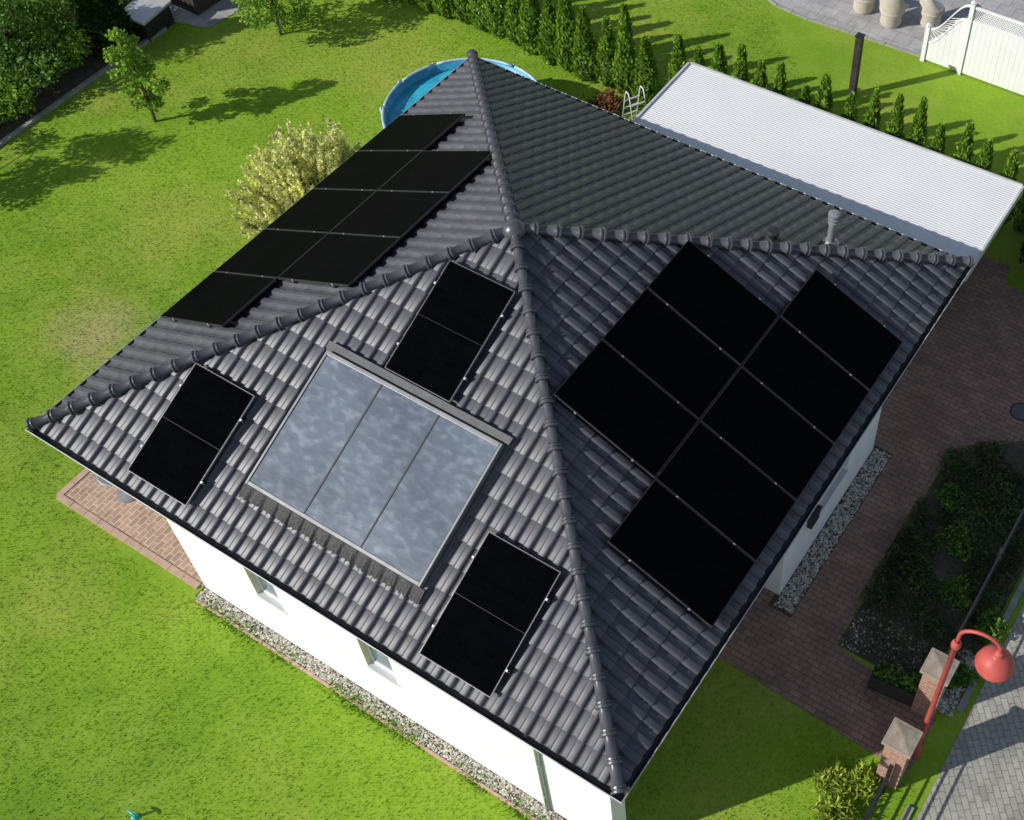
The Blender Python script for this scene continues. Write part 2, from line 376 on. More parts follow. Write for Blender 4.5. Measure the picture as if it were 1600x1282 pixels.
for face in 'FRLK':
    o,e,s,n,half,SL=frame_of(face)
    bm=bmesh.new(); ul=bm.loops.layers.uv.new('tile')
    cl=SL/NC; ncol=int(2*half/TW)+2; start=-half-.03
    for r in range(NC):
        v0=.07+r*cl if r==0 else r*cl
        v1=(r+1)*cl+.02
        wv=half*(1-v0/SL)+.35
        for c in range(ncol):
            u0=start+c*TW
            if u0>wv or u0+TW<-wv: continue
            j1,j2,j3=random.uniform(-.0018,.0018),random.uniform(-.001,.001),random.uniform(-.003,.003)
            A=[];B=[];C_=[];D=[]
            for x in XS:
                h=tprof(x)+BASE+(.003 if x<RW else 0)
                if x==0: h+=.004
                u=u0+x*TW*1.0+j3*.3
                v00=v0+j3*.8-.006*tprof(x)/PH
                A.append(bm.verts.new(o+e*u+s*(v00+.002)+n*(h-.008+j1)))
                B.append(bm.verts.new(o+e*u+s*v00+n*(h+.021+j1)))
                C_.append(bm.verts.new(o+e*u+s*(v00+.009)+n*(h+.027+j1)))
                D.append(bm.verts.new(o+e*u+s*v1+n*(h-.002+j2)))
            for i in range(len(XS)-1):
                for P,Q in ((A,B),(B,C_),(C_,D)):
                    f=bm.faces.new([P[i],P[i+1],Q[i+1],Q[i]]); f.smooth=(P is C_)
                    for lp in f.loops: lp[ul].uv=(c+.5+100*ord(face),r+.5)
    for sgn in (1,-1):
        corner=o+e*half*sgn; apex=Vector((0,0,EZ+H))
        hip=(apex-corner); nrm=Vector((hip.y,-hip.x,0)).normalized()
        if nrm.dot(e)*sgn<0: nrm=-nrm
        bmesh.ops.bisect_plane(bm,geom=bm.verts[:]+bm.edges[:]+bm.faces[:],plane_co=corner,plane_no=nrm,clear_outer=True)
    tmp=bpy.data.meshes.new('t'); bm.to_mesh(tmp); bm.free(); roof_bm.from_mesh(tmp); bpy.data.meshes.remove(tmp)
roof=mobj('roof',bm_mesh(roof_bm,'roof'),house,M_tile)
bm=bmesh.new(); ap=bm.verts.new((0,0,EZ+H-.060)); cs=[bm.verts.new((sx*(W/2-.1),sy*(L/2-.1),EZ-.015)) for sx,sy in ((-1,-1),(1,-1),(1,1),(-1,1))]
for i in range(4): bm.faces.new([cs[i],cs[(i+1)%4],ap])
mobj('roof_underlay',bm_mesh(bm,'roof_underlay'),roof,M_deck)
def hip_caps(corner):
    c=Vector(corner); a=Vector((0,0,EZ+H)); d=(a-c); ln=d.length; d.normalize()
    side=d.cross(Vector((0,0,1))).normalized(); up=side.cross(d).normalized()
    bm=bmesh.new(); k=23; seg=12; st=ln/k
    def ring(t,r,off,sd=0):
        p=c+d*t+up*off+side*sd
        return [bm.verts.new(p+side*r*math.cos(th)*1.0+up*r*math.sin(th)) for th in [math.radians(-25+230*i/seg) for i in range(seg+1)]]
    for i in range(k):
        t0=i*st-.0; j=random.uniform(-.003,.003); sd=random.uniform(-.004,.004)
        prof=[(t0,.06),(t0,.101),(t0+.010,.110),(t0+.032,.108),(t0+.037,.086),(t0+.052,.084),(t0+.060,.097),(t0+.080,.096),(t0+.085,.083),(t0+st*.9,.066),(t0+st+.06,.062)]
        if i==0: prof[0]=(t0,.0)
        R=[ring(t,r+j,.026,sd) for t,r in prof]
        for x,(A,B) in enumerate(zip(R,R[1:])):
            for q in range(seg):
                f=bm.faces.new([A[q],A[q+1],B[q+1],B[q]]); f.smooth=(x>=8)
    bmesh.ops.recalc_face_normals(bm,faces=bm.faces)
    return bm_mesh(bm,'ridge_cap')
for sx,sy in ((-1,-1),(1,-1),(1,1),(-1,1)):
    mobj('ridge_cap',hip_caps((sx*(W/2-.05),sy*(L/2-.05),EZ+.045)),roof,M_cap)
bm=bmesh.new(); lathe(bm,[(.17,-.07),(.18,-.03),(.14,.04),(.09,.08),(.05,.10),(0,.105)],16,0,0,EZ+H+.04)
mobj('apex_cap',bm_mesh(bm,'apex_cap',True),roof,M_cap)
def ringsection(name,prof,mat,parent,smooth=False):
    cs=[(-1,-1),(1,-1),(1,1),(-1,1)]
    for i in range(4):
        a,b=cs[i],cs[(i+1)%4]; bm=bmesh.new()
        A=[bm.verts.new((a[0]*(W/2-d),a[1]*(L/2-d),z)) for d,z in prof]
        B=[bm.verts.new((b[0]*(W/2-d),b[1]*(L/2-d),z)) for d,z in prof]
        for j in range(len(prof)-1): f=bm.faces.new([A[j],B[j],B[j+1],A[j+1]]); f.smooth=smooth
        mobj(name,bm_mesh(bm,name),parent,mat)
gp=[(.055-.075*math.cos(t),EZ-.03-.095*math.sin(t)) for t in [math.pi*i/10 for i in range(11)]]
inner=[(.055-.068*math.cos(t),EZ-.03-.088*math.sin(t)) for t in [math.pi*i/10 for i in range(10,-1,-1)]]
ringsection('gutter',gp+inner,M_gut,roof)
ringsection('gutter_rim',[(-.027,EZ-.030),(-.027,EZ-.014),(-.018,EZ-.010),(-.011,EZ-.016),(-.011,EZ-.030)],M_grim,roof)
ringsection('fascia_board',[(.135,EZ+.0),(.135,EZ-.2),(.17,EZ-.2)],M_fascia,roof)
bm=bmesh.new(); box(bm,-W/2+.165,W/2-.165,-L/2+.165,L/2-.165,EZ-.21,EZ-.19); mobj('soffit',bm_mesh(bm,'soffit'),roof,M_white)
wb=bmesh.new(); openings=[]
ZT=EZ-.215
def wallseg(p0,p1,ops=()):
    p0=Vector((*p0,0));p1=Vector((*p1,0)); d=p1-p0; ln=d.length; d.normalize(); inn=Vector((-d.y,d.x,0))
    def q(a,b,c,e_): wb.faces.new([wb.verts.new(p) for p in (a,b,c,e_)])
    def P(x,z,dep=0): return p0+d*x+inn*dep+Vector((0,0,z))
    x=0
    for (a,b,za,zb) in ops:
        q(P(x,0),P(a,0),P(a,ZT),P(x,ZT)); q(P(a,0),P(b,0),P(b,za),P(a,za)); q(P(a,zb),P(b,zb),P(b,ZT),P(a,ZT))
        D=.16
        q(P(a,za),P(b,za),P(b,za,D),P(a,za,D)); q(P(a,zb),P(b,zb),P(b,zb,D),P(a,zb,D))
        q(P(a,za),P(a,zb),P(a,zb,D),P(a,za,D)); q(P(b,za),P(b,zb),P(b,zb,D),P(b,za,D))
        openings.append((P(0,0),d.copy(),inn.copy(),a,b,za,zb)); x=b
    q(P(x,0),P(ln,0),P(ln,ZT),P(x,ZT))
foot=[(-3.05,-5.05),(4.87,-5.05),(4.87,-4.75),(3.5,-4.75),(3.5,-.3),(4.87,-.3),(4.87,3.1),(4.35,3.1),(4.35,5.0),(-4.9,5.0),(-4.9,-2.0),(-3.05,-2.0)]
ops={0:[(1.55,2.12,1.25,2.25),(3.68,4.25,1.20,2.25)],5:[(1.05,2.2,.85,2.2)],3:[(1.6,2.6,.02,2.15)],10:[(.5,1.5,.02,2.2)],9:[(1.5,3.0,.9,2.2),(4.5,5.7,.9,2.2)]}
for i in range(len(foot)): wallseg(foot[i],foot[(i+1)%len(foot)],ops.get(i,[]))
mobj('wall',bm_mesh(wb,'wall'),house,M_wall)
for (p0,d,inn,a,b,za,zb) in openings:
    door=za<.1
    w=mobj('door' if door else 'window',bpy.data.meshes.new('w'),house,M_wframe)
    rot=math.atan2(d.y,d.x); base=p0+d*a+inn*.08+Vector((0,0,za))
    w.location=base; w.rotation_euler=(0,0,rot)
    ww,hh=b-a,zb-za; f=.06; bm=bmesh.new()
    box(bm,0.004,f,.0,.06,0.004,hh-.004); box(bm,ww-f,ww-.004,.0,.06,.004,hh-.004); box(bm,f,ww-f,.0,.06,.004,f); box(bm,f,ww-f,.0,.06,hh-f,hh-.004)
    if not door and ww>.9: box(bm,ww/2-.035,ww/2+.035,-.002,.058,f,hh-f)
    me=bm_mesh(bm,'window_frame'); me.materials.append(M_wframe); w.data=me
    bm=bmesh.new(); box(bm,f,ww-f,.025,.035,f,hh-f); mobj('pane',bm_mesh(bm,'pane'),w,M_darkwood if door else M_glass)
    if not door:
        bm=bmesh.new(); box(bm,-.03,ww+.03,-.10,-.002,-.02,.008,.004); mobj('sill',bm_mesh(bm,'sill'),w,M_sill)
        bm=bmesh.new(); box(bm,.001,.006,-.078,-.002,.01,hh-.01); mobj('reveal',bm_mesh(bm,'reveal'),w,M_cream)
bm=bmesh.new(); tube(bm,[(3.74,-5.2,EZ-.1),(3.74,-5.17,EZ-.25),(3.74,-5.09,EZ-.45),(3.74,-5.09,.05)],.032,10)
for z in (.6,1.7): tube(bm,[(3.74,-5.09,z),(3.74,-5.09,z+.03)],.038,10)
mobj('downspout',bm_mesh(bm,'downspout',True),house,M_copper)
bm=bmesh.new(); box(bm,4.875,4.96,.44,.72,1.05,1.33,.01); box(bm,4.873,4.975,.42,.74,1.331,1.355,.006)
mobj('mailbox',bm_mesh(bm,'mailbox'),house,M_dark)
def zplane_back(y): return EZ+(L/2-y)*H/(L/2)
bm=bmesh.new(); x,y=3.26,3.80; z=zplane_back(y)-.05
lathe(bm,[(.15,-.02),(.14,.06),(.065,.12),(.06,.5),(.085,.505),(.085,.53),(.06,.535),(.06,.57),(.09,.575),(.09,.60),(.06,.605),(.06,.65),(.095,.655),(.095,.70),(.05,.72),(0,.72)],20,x,y,z)
mobj('flue_pipe',bm_mesh(bm,'flue_pipe'),roof,M_pipe)
bm=bmesh.new(); x,y=2.59,3.06; z=zplane_back(y)-.03
lathe(bm,[(.14,-.02),(.13,.05),(.075,.08),(.07,.16),(.10,.17),(.11,.21),(.09,.25),(0,.265)],20,x,y,z)
mobj('vent_pipe',bm_mesh(bm,'vent_pipe'),roof,M_vent)

# ------------------------------------------------------------------ solar panels (bolted to the roof: parts of the house)
def panel_parts(root,ext):
    single=ext>.02
    bm=bmesh.new(); t=.035; fw=.010
    x0,x1,y0,y1=-PW/2,PW/2,-PL/2,PL/2
    box(bm,x0,x0+fw,y0,y1,-t,0); box(bm,x1-fw,x1,y0,y1,-t,0); box(bm,x0+fw,x1-fw,y0,y0+fw,-t,0); box(bm,x0+fw,x1-fw,y1-fw,y1,-t,0)
    if single: box(bm,x0+fw,x1-fw,-.003,.003,-.004,-.0012)
    mobj('frame',bm_mesh(bm,'panel_frame'),root,M_pframe)
    bm=bmesh.new(); box(bm,x0+fw,x1-fw,y0+fw,y1-fw,-.012,-.002); mobj('glass',bm_mesh(bm,'panel_glass'),root,M_cell)
    bm=bmesh.new()
    for (a,b,c,d) in ((x0-.003,x0-.0005,y0,y1),(x1+.0005,x1+.003,y0,y1),(x0,x1,y1+.0005,y1+.003),(x0,x1,y0-.003,y0-.0005)): box(bm,a,b,c,d,-.034,-.001)
    mobj('frame_edge',bm_mesh(bm,'frame_edge'),root,M_edge if single else M_seam)  # single panels: pale strips paint the lit highlight along the black frame
    for yy in (-.5,.5):
        bm=bmesh.new(); box(bm,x0-ext,x1+ext,yy-.02,yy+.02,-.075,-.037); mobj('mounting_rail',bm_mesh(bm,'mounting_rail'),root,M_pframe)
    for sx in (-1,1):
        for yy in (-.5,.5):
            bm=bmesh.new(); cx=sx*(PW/2+.008); w=.006 if not single else .016
            if single: cx=sx*(PW/2+.018)
            box(bm,cx-w,cx+w,yy-.016,yy+.016,-.04,.004,.002)
            mobj('clamp',bm_mesh(bm,'clamp'),root,M_edge)
def place(root,face,u,v,off):
    o,e,s,n,half,SL=frame_of(face); M=Matrix((e,s,n)).transposed().to_4x4(); M.translation=o+e*u+s*v+n*off
    root.parent=house; root.matrix_basis=M
templ={}
def panel(face,u,v,kind):
    if kind not in templ:
        r=link(bpy.data.objects.new('solar_panel',None)); panel_parts(r,.05 if kind=='single' else .007); templ[kind]=r
    else:
        s=templ[kind]; r=s.copy(); COL.objects.link(r)
        for ch in [c for c in s.children]:
            k=ch.copy(); COL.objects.link(k); k.parent=r
    place(r,face,u+PW/2,v+PL/2,.12+random.uniform(-.002,.002))
for face,u0,v0 in (('R',-2.8346,.2713),('L',-2.9655,.2679)):
    for k in range(5): panel(face,u0+k*(PW+.02),v0,'array')
    for k in (1,2,3): panel(face,u0+k*(PW+.02),v0+PL+.02,'array')
panel('F',-3.2527,.2652,'single')
panel('F',-.5558,3.2378,'single')
panel('F',2.0405,.2318,'single')

# ------------------------------------------------------------------ thermal collector
coll=link(bpy.data.objects.new('solar_collector',None)); coll["label"]='glazed three-pane solar thermal collector with grey frame'
cu,cv,cw,ch=-1.4868,.9439,3.0768,2.1326
place(coll,'F',cu,cv,.0)
bm=bmesh.new(); F_=.038
box(bm,0,F_,0,ch,0,.145,.006); box(bm,cw-F_,cw,0,ch,0,.145,.006); box(bm,F_,cw-F_,0,.05,0,.14,.006); box(bm,F_,cw-F_,ch-.06,ch,0,.15,.006)
mobj('collector_frame',bm_mesh(bm,'collector_frame'),coll,M_cframe)
pw=(cw-2*F_)/3
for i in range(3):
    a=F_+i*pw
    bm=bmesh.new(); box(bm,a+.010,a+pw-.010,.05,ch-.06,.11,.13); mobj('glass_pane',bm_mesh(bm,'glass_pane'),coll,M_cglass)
for i in (1,2):
    a=F_+i*pw; bm=bmesh.new(); box(bm,a-.013,a+.013,.05,ch-.06,.10,.139,.003); mobj('glazing_bar',bm_mesh(bm,'glazing_bar'),coll,M_fascia)
bm=bmesh.new()
box(bm,-.08,cw+.06,ch+.03,ch+.14,.02,.085,.004)
box(bm,-.08,cw+.06,ch+.002,ch+.03,.02,.05,.004)
box(bm,-.07,-.005,-.02,ch,.0,.04,.004); box(bm,cw+.005,cw+.06,-.02,ch,.0,.04,.004)
mobj('flashing',bm_mesh(bm,'flashing'),coll,M_flash)
bm=bmesh.new(); nx,ny=220,8; G=[]
for j in range(ny+1):
    row=[]
    for i in range(nx+1):
        u=-.06+(cw+.12)*i/nx; fr=j/ny; v=-.01-.19*fr*(1+.07*math.sin(i*.9)+.06*random.random())
        uu=cu+u; h=tprof((uu+W/2+.03)/TW)+.014
        h=h*(.35+.65*fr)+.05*(1-fr)+.006*math.sin(i*1.6)*fr+random.uniform(-.002,.002)
        row.append(bm.verts.new((u,v,h)))
    G.append(row)
for j in range(ny):
    for i in range(nx): bm.faces.new([G[j][i],G[j+1][i],G[j+1][i+1],G[j][i+1]])
mobj('apron',bm_mesh(bm,'apron',True),coll,M_apron)

# ------------------------------------------------------------------ carport (roof sheet tilted down at the driveway end to widen the house shadow)
cp=thing('carport','long low-slope white corrugated carport roof beside the house','carport')
CA,CB,CC,CD=Vector((-1.84,5.42,2.50)),Vector((4.95,6.15,1.80)),Vector((4.93,8.88,1.80)),Vector((-1.90,7.90,2.50))
def cpt(s,t,h=0): return CA.lerp(CB,s).lerp(CD.lerp(CC,s),t)+Vector((0,0,h))
bm=bmesh.new(); prof=[]; nR=46
for i in range(nR):
    for q,h in ((0,0),(.45,0),(.60,.007),(.84,.007)): prof.append(((i+q)/nR,h))
prof.append((1,0)); rows=[[bm.verts.new(cpt(k/6,t,h-.02)) for t,h in prof] for k in range(7)]
for A,B in zip(rows,rows[1:]):
    for i in range(len(prof)-1): bm.faces.new([A[i],B[i],B[i+1],A[i+1]])
mobj('roof_sheet',bm_mesh(bm,'roof_sheet'),cp,M_cp)
bm=bmesh.new()
def trim(p,q,out):
    o_=Vector(out)*.045; g=Vector(out)*.002; dn=Vector((0,0,-.16)); up=Vector((0,0,.015))
    hexa(bm,[p+g+dn,q+g+dn,q+o_+dn,p+o_+dn,p+g+up,q+g+up,q+o_+up,p+o_+up])
trim(CD,CC,(0,1,0)); trim(CB,CC,(1,0,0)); trim(CA,CD,(-1,0,0)); trim(CA,CB,(0,-1,0))
mobj('edge_trim',bm_mesh(bm,'edge_trim'),cp,M_rim)
for s_ in (.03,.5,.92):
    for t_ in (.08,.95):
        p=cpt(s_,t_); bm=bmesh.new(); box(bm,p.x-.05,p.x+.05,p.y-.05,p.y+.05,0,p.z-.04); mobj('post',bm_mesh(bm,'post'),cp,M_rim)

# ------------------------------------------------------------------ pool
pool=thing('swimming_pool','round blue above-ground garden pool on the lawn behind the house','swimming pool',(-6.1,5.75,0))
bm=bmesh.new(); lathe(bm,[(1.70,0),(1.72,.5),(1.70,.98),(1.66,.98),(1.66,.3)],48); mobj('pool_wall',bm_mesh(bm,'pool_wall',True),pool,M_poolwall)
bm=bmesh.new(); lathe(bm,[(0,.80),(1.66,.80)],48); mobj('water',bm_mesh(bm,'water'),pool,M_pool)
bm=bmesh.new()
for i in range(12):
    a0,a1=2*math.pi*i/12+.02,2*math.pi*(i+1)/12-.02
    tube(bm,[(1.70*math.cos(a0+(a1-a0)*k/5),1.70*math.sin(a0+(a1-a0)*k/5),1.0) for k in range(6)],.03,8)
    tube(bm,[(1.76*math.cos(a0),1.76*math.sin(a0),0),(1.76*math.cos(a0),1.76*math.sin(a0),1.0)],.028,8)
mobj('pool_frame',bm_mesh(bm,'pool_frame',True),pool,M_poolrim)
lad=thing('pool_ladder','white A-frame pool ladder standing beside the garden pool','ladder',(-3.45,8.2,0),rot=(0,0,1.1))
bm=bmesh.new()
for s in (-.18,.18):
    tube(bm,[(s,-.28,0),(s,-.1,.85),(s,-.05,.98),(s,.05,.98),(s,.1,.85),(s,.28,0)],.014,8)
mobj('side_rail',bm_mesh(bm,'side_rail',True),lad,M_white)
bm=bmesh.new()
for i in range(3):
    z=.2+i*.24; y=.28-.2*z/.85
    for sg in (-1,1): box(bm,-.18,.18,sg*y-.02,sg*y+.02,z-.01,z+.01)
mobj('step',bm_mesh(bm,'step'),lad,M_sill)

# ------------------------------------------------------------------ neighbour fence, post, chairs
fen=thing('privacy_fence','white plastic privacy fence with lattice top and sloping end panel','fence',(0.9,13.75,0))
def fpanel(x0,x1,h0,h1,name='fence_panel'):
    bm=bmesh.new(); n=max(2,int((x1-x0)/.12)); lat=.35
    hf=lambda x:(h0+(h1-h0)*(.5-.5*math.cos(math.pi*(x-x0)/(x1-x0))) if h0!=h1 else h0)
    for i in range(n):
        a=x0+(x1-x0)*i/n+.002; b=x0+(x1-x0)*(i+1)/n-.002; h=hf((a+b)/2)-lat
        box(bm,a,b,-.012,.012,.05,h)
    step=(x1-x0)/n
    for i in range(n*2):
        for sg in (-1,1):
            xa=x0+step/2*i; h=hf(xa)-lat; xb=xa+sg*lat
            t=1.0
            if xb>x1: t=(x1-xa)/(xb-xa)
            if xb<x0: t=(x0-xa)/(xb-xa)
            if t<.05: continue
            xe=xa+(xb-xa)*t; ze=h+lat*t
            zmax=hf(xe); ze=min(ze,zmax)
            d=Vector((xe-xa,0,ze-h)); ln=d.length
            if ln<.02: continue
            d/=ln; nn=Vector((-d.z,0,d.x))*.009; yy=.004*sg
            p=[Vector((xa,yy,h)),Vector((xe,yy,ze))]
            q=[p[0]-nn,p[1]-nn,p[1]+nn,p[0]+nn]; bm.faces.new([bm.verts.new(v) for v in q])
    m=10
    for off in (0,-lat):
        for i in range(m):
            a=x0+(x1-x0)*i/m; b=x0+(x1-x0)*(i+1)/m
            za,zb=hf(a)+off,hf(b)+off
            vs=[bm.verts.new(p) for p in [(a,-.025,za-.03),(b,-.025,zb-.03),(b,.025,zb-.03),(a,.025,za-.03),(a,-.025,za+.015),(b,-.025,zb+.015),(b,.025,zb+.015),(a,.025,za+.015)]]
            for f in [(0,3,2,1),(4,5,6,7),(0,1,5,4),(2,3,7,6)]: bm.faces.new([vs[j] for j in f])
    mobj(name,bm_mesh(bm,name),fen,M_white)
def fpost(x,h):
    bm=bmesh.new(); box(bm,x-.05,x+.05,-.05,.05,0,h,.004); lathe(bm,[(.07,0),(.07,.02),(0,.08)],4,x,0,h); mobj('fence_post',bm_mesh(bm,'fence_post'),fen,M_white)
fpost(0,.95); fpanel(.06,.86,.9,1.8); fpost(.92,1.88); fpanel(.98,2.74,1.8,1.8); fpost(2.8,1.88); fpanel(2.86,4.62,1.8,1.8); fpost(4.68,1.88); fpanel(4.74,6.5,1.8,1.8)
bp=thing('wooden_post','dark square timber post standing on the lawn','post',(.1,11.7,0))
bm=bmesh.new(); box(bm,-.075,.075,-.075,.075,0,1.6,.008); mobj('post_shaft',bm_mesh(bm,'post_shaft'),bp,M_darkwood)
bm=bmesh.new(); box(bm,-.09,.09,-.09,.09,1.602,1.63,.004); mobj('post_cap',bm_mesh(bm,'post_cap'),bp,M_dark)
def chair_build(root):
    bm=bmesh.new()
    lathe(bm,[(.22,0),(.26,.08),(.24,.25),(.31,.40),(.31,.42),(0,.42)],20); mobj('seat',bm_mesh(bm,'seat',True),root,M_wicker)
    bm=bmesh.new(); R=[]
    for i in range(19):
        a=math.radians(-20+220*i/18); hh=.42+.45*max(0,math.sin(a))**.6+.2
        R.append((a,hh))
    G=[]
    for a,hh in R:
        G.append([bm.verts.new((r*math.cos(a),r*math.sin(a),z)) for r,z in ((.30,.40),(.34,.40+(hh-.4)*.5),(.38,hh),(.34,hh+.02),(.30,.40+(hh-.4)*.6),(.27,.40))])
    for A,B in zip(G,G[1:]):
        for k in range(5): bm.faces.new([A[k],B[k],B[k+1],A[k+1]])
    mobj('backrest',bm_mesh(bm,'backrest',True),root,M_wicker)
    bm=bmesh.new(); lathe(bm,[(0,.425),(.26,.425),(.27,.46),(.24,.49),(0,.50)],20); mobj('cushion',bm_mesh(bm,'cushion',True),root,M_white)
c0=thing('wicker_chair','beige round wicker armchair on the grey slab patio','chair',(-1.15,14.75,0.03),'wicker chairs on the patio',(0,0,3.4)); chair_build(c0)
for (x,y,r) in ((-.35,14.6,2.9),(.45,15.1,2.2),(-1.7,15.6,4.2)):
    k=c0.copy(); COL.objects.link(k); k.location=(x,y,.03); k.rotation_euler=(0,0,r)
    for ch_ in c0.children: q=ch_.copy(); COL.objects.link(q); q.parent=k

# ------------------------------------------------------------------ street lamp, pillars, fence, planter
lamp=thing('street_lamp','faded red curved-arm street lamp beside brick gate pillars','street lamp',(7.86,-1.55,0))
bm=bmesh.new(); lathe(bm,[(.08,0),(.08,.25),(.055,.3),(.042,.6),(.038,3.45),(.062,3.46),(.068,3.5),(.062,3.56),(.034,3.6)],16); mobj('pole',bm_mesh(bm,'pole',True),lamp,M_red)
bm=bmesh.new(); pts=[(0,0,3.55),(0,0,3.7)]
for i in range(11):
    a=math.pi-math.pi*i/10; pts.append((.26+.26*math.cos(a),.03+.03*math.cos(a),3.78+.22*math.sin(a)))
pts.append((.52,.06,3.70)); tube(bm,pts,.025,10); mobj('arm',bm_mesh(bm,'arm',True),lamp,M_red)
bm=bmesh.new(); lathe(bm,[(0,.12),(.05,.12),(.055,.06),(.07,.03),(.10,.02),(.19,-.05),(.235,-.14),(.245,-.20),(.255,-.215),(.24,-.22),(.225,-.19),(0,-.1)],28,.52,.06,3.63); mobj('lamp_shade',bm_mesh(bm,'lamp_shade',True),lamp,M_red)
bm=bmesh.new(); lathe(bm,[(.19,-.195),(.17,-.25),(.1,-.29),(0,-.30)],20,.52,.06,3.63); mobj('diffuser',bm_mesh(bm,'diffuser',True),lamp,M_opal)
def pillar_brick():
    m,nt,bs=newmat('pillar_brickwork'); tc=N(nt,'ShaderNodeTexCoord'); sp=N(nt,'ShaderNodeSeparateXYZ'); nt.links.new(tc.outputs['Object'],sp.inputs[0])
    ad=N(nt,'ShaderNodeMath',operation='ADD'); nt.links.new(sp.outputs[0],ad.inputs[0]); nt.links.new(sp.outputs[1],ad.inputs[1])
    cb=N(nt,'ShaderNodeCombineXYZ'); nt.links.new(ad.outputs[0],cb.inputs[0]); nt.links.new(sp.outputs[2],cb.inputs[1])
    br=N(nt,'ShaderNodeTexBrick'); br.inputs['Scale'].default_value=1; br.inputs['Brick Width'].default_value=.17; br.inputs['Row Height'].default_value=.075; br.inputs['Mortar Size'].default_value=.008
    br.inputs['Color1'].default_value=(.38,.18,.11,1); br.inputs['Color2'].default_value=(.28,.13,.09,1); br.inputs['Mortar'].default_value=(.34,.31,.27,1)
    nt.links.new(cb.outputs[0],br.inputs['Vector']); nt.links.new(br.outputs['Color'],bs.inputs['Base Color']); bs.inputs['Roughness'].default_value=.85
    bump(nt,bs,br.outputs['Fac'],-.5,.006); return m
M_pbr=pillar_brick()
M_capst=nmat('weathered_cap_stone',(.22,.18,.14),(.34,.29,.23),9,.9,.4,50)
def pillar(x,y,g=[None]):
    if g[0] is None:
        r=thing('brick_pillar','square red brick gate pillar with weathered concrete cap','gate pillar',(x,y,0),'brick gate pillars')
        bm=bmesh.new(); box(bm,-.17,.17,-.17,.17,0,1.3); 
        mobj('pillar_shaft',bm_mesh(bm,'pillar_shaft'),r,M_pbr)
        bm=bmesh.new(); box(bm,-.22,.22,-.22,.22,1.302,1.36,.01); vs=[bm.verts.new(p) for p in ((-.19,-.19,1.361),(.19,-.19,1.361),(.19,.19,1.361),(-.19,.19,1.361),(0,0,1.40))]
        for i in range(4): bm.faces.new([vs[i],vs[(i+1)%4],vs[4]])
        mobj('cap',bm_mesh(bm,'cap'),r,M_capst); g[0]=r
    else:
        r=g[0].copy(); COL.objects.link(r); r.location=(x,y,0)
        for ch_ in g[0].children: q=ch_.copy(); COL.objects.link(q); q.parent=r
pillar(7.68,-.78); pillar(7.68,-2.03)
def rail_fence(y0,y1,x,label):
    r=thing('garden_fence',label,'fence',(x,y0,0)); ln=y1-y0
    bm=bmesh.new()
    for z in (.12,.30,.48,.66,.84): box(bm,-.012,.012,.0,ln,z-.012,z+.012)
    mobj('rail',bm_mesh(bm,'rail'),r,M_dark)
    y=0
    while y<ln+.1:
        bm=bmesh.new(); box(bm,-.03,.03,y-.03,y+.03,0,.92,.003); mobj('fence_post',bm_mesh(bm,'fence_post'),r,M_dark); y+=ln/max(1,round(ln/2))
rail_fence(-.5,4.1,7.66,'dark metal rail fence along the planted front bed')
rail_fence(-6.8,-2.3,7.70,'dark metal rail fence along the lawn beside the street')
pt=thing('planter_box','dark rectangular planter box with small plants by the gate','planter',(7.15,-.78,0),rot=(0,0,.1))
bm=bmesh.new()
box(bm,-.38,.38,-.17,-.14,0,.38); box(bm,-.38,.38,.14,.17,0,.38); box(bm,-.38,-.35,-.14,.14,0,.38); box(bm,.35,.38,-.14,.14,0,.38)
mobj('box',bm_mesh(bm,'box'),pt,M_darkwood)
bm=bmesh.new(); box(bm,-.35,.35,-.14,.14,.05,.32); mobj('soil',bm_mesh(bm,'soil'),pt,M_soil)
P=np.stack([rng.uniform(-.33,.33,260),rng.uniform(-.13,.13,260),rng.uniform(.32,.46,260)],1); mobj('plants',leaves(P,.06),pt,M_shrub)
mh=thing('manhole_cover','round cast-iron manhole cover set in the brick driveway','manhole cover',(6.78,5.28,.008))
bm=bmesh.new(); lathe(bm,[(0,.008),(.15,.008),(.155,.004),(.175,.004),(.18,.0)],32); mobj('lid',bm_mesh(bm,'lid'),mh,nmat('cast_iron',(.06,.07,.085),(.12,.13,.15),20,.6,.5,60))
bm=bmesh.new(); lathe(bm,[(.18,.0),(.18,.005),(.205,.005),(.205,0)],32); mobj('ring',bm_mesh(bm,'ring'),mh,M_dark)
tb=thing('garden_table','grey round garden table on the brick terrace','table',(-5.45,-4.45,.02))
bm=bmesh.new(); lathe(bm,[(0,.70),(.28,.70),(.30,.685),(.28,.67),(0,.66)],32); mobj('table_top',bm_mesh(bm,'table_top'),tb,nmat('grey_table',(.16,.17,.18),(.22,.23,.24),4,.5))
bm=bmesh.new(); lathe(bm,[(.18,0),(.18,.03),(.04,.06),(.035,.66)],16); mobj('leg',bm_mesh(bm,'leg'),tb,M_pipe)
sp=thing('garden_sprinkler','small teal plastic lawn sprinkler on the grass','sprinkler',(-1.2,-8.25,0))
bm=bmesh.new(); lathe(bm,[(.06,0),(.05,.03),(.02,.05),(.018,.16)],12); mobj('base',bm_mesh(bm,'base'),sp,M_teal)
bm=bmesh.new(); tube(bm,[(-.08,0,.17),(-.03,0,.185),(.03,0,.185),(.08,0,.17)],.016,8); mobj('sprinkler_head',bm_mesh(bm,'sprinkler_head'),sp,M_teal)
sh=thing('garden_shed','dark flat-roofed timber garden shed on a paved corner','shed',(-15.3,6.95,0))
bm=bmesh.new(); box(bm,-.85,.85,-.95,.95,0,1.3); 
for i in range(11): box(bm,-.86+.157*i,-.73+.157*i,-.968,-.952,0.02,1.28)
mobj('wall',bm_mesh(bm,'shed_wall'),sh,M_darkwood)
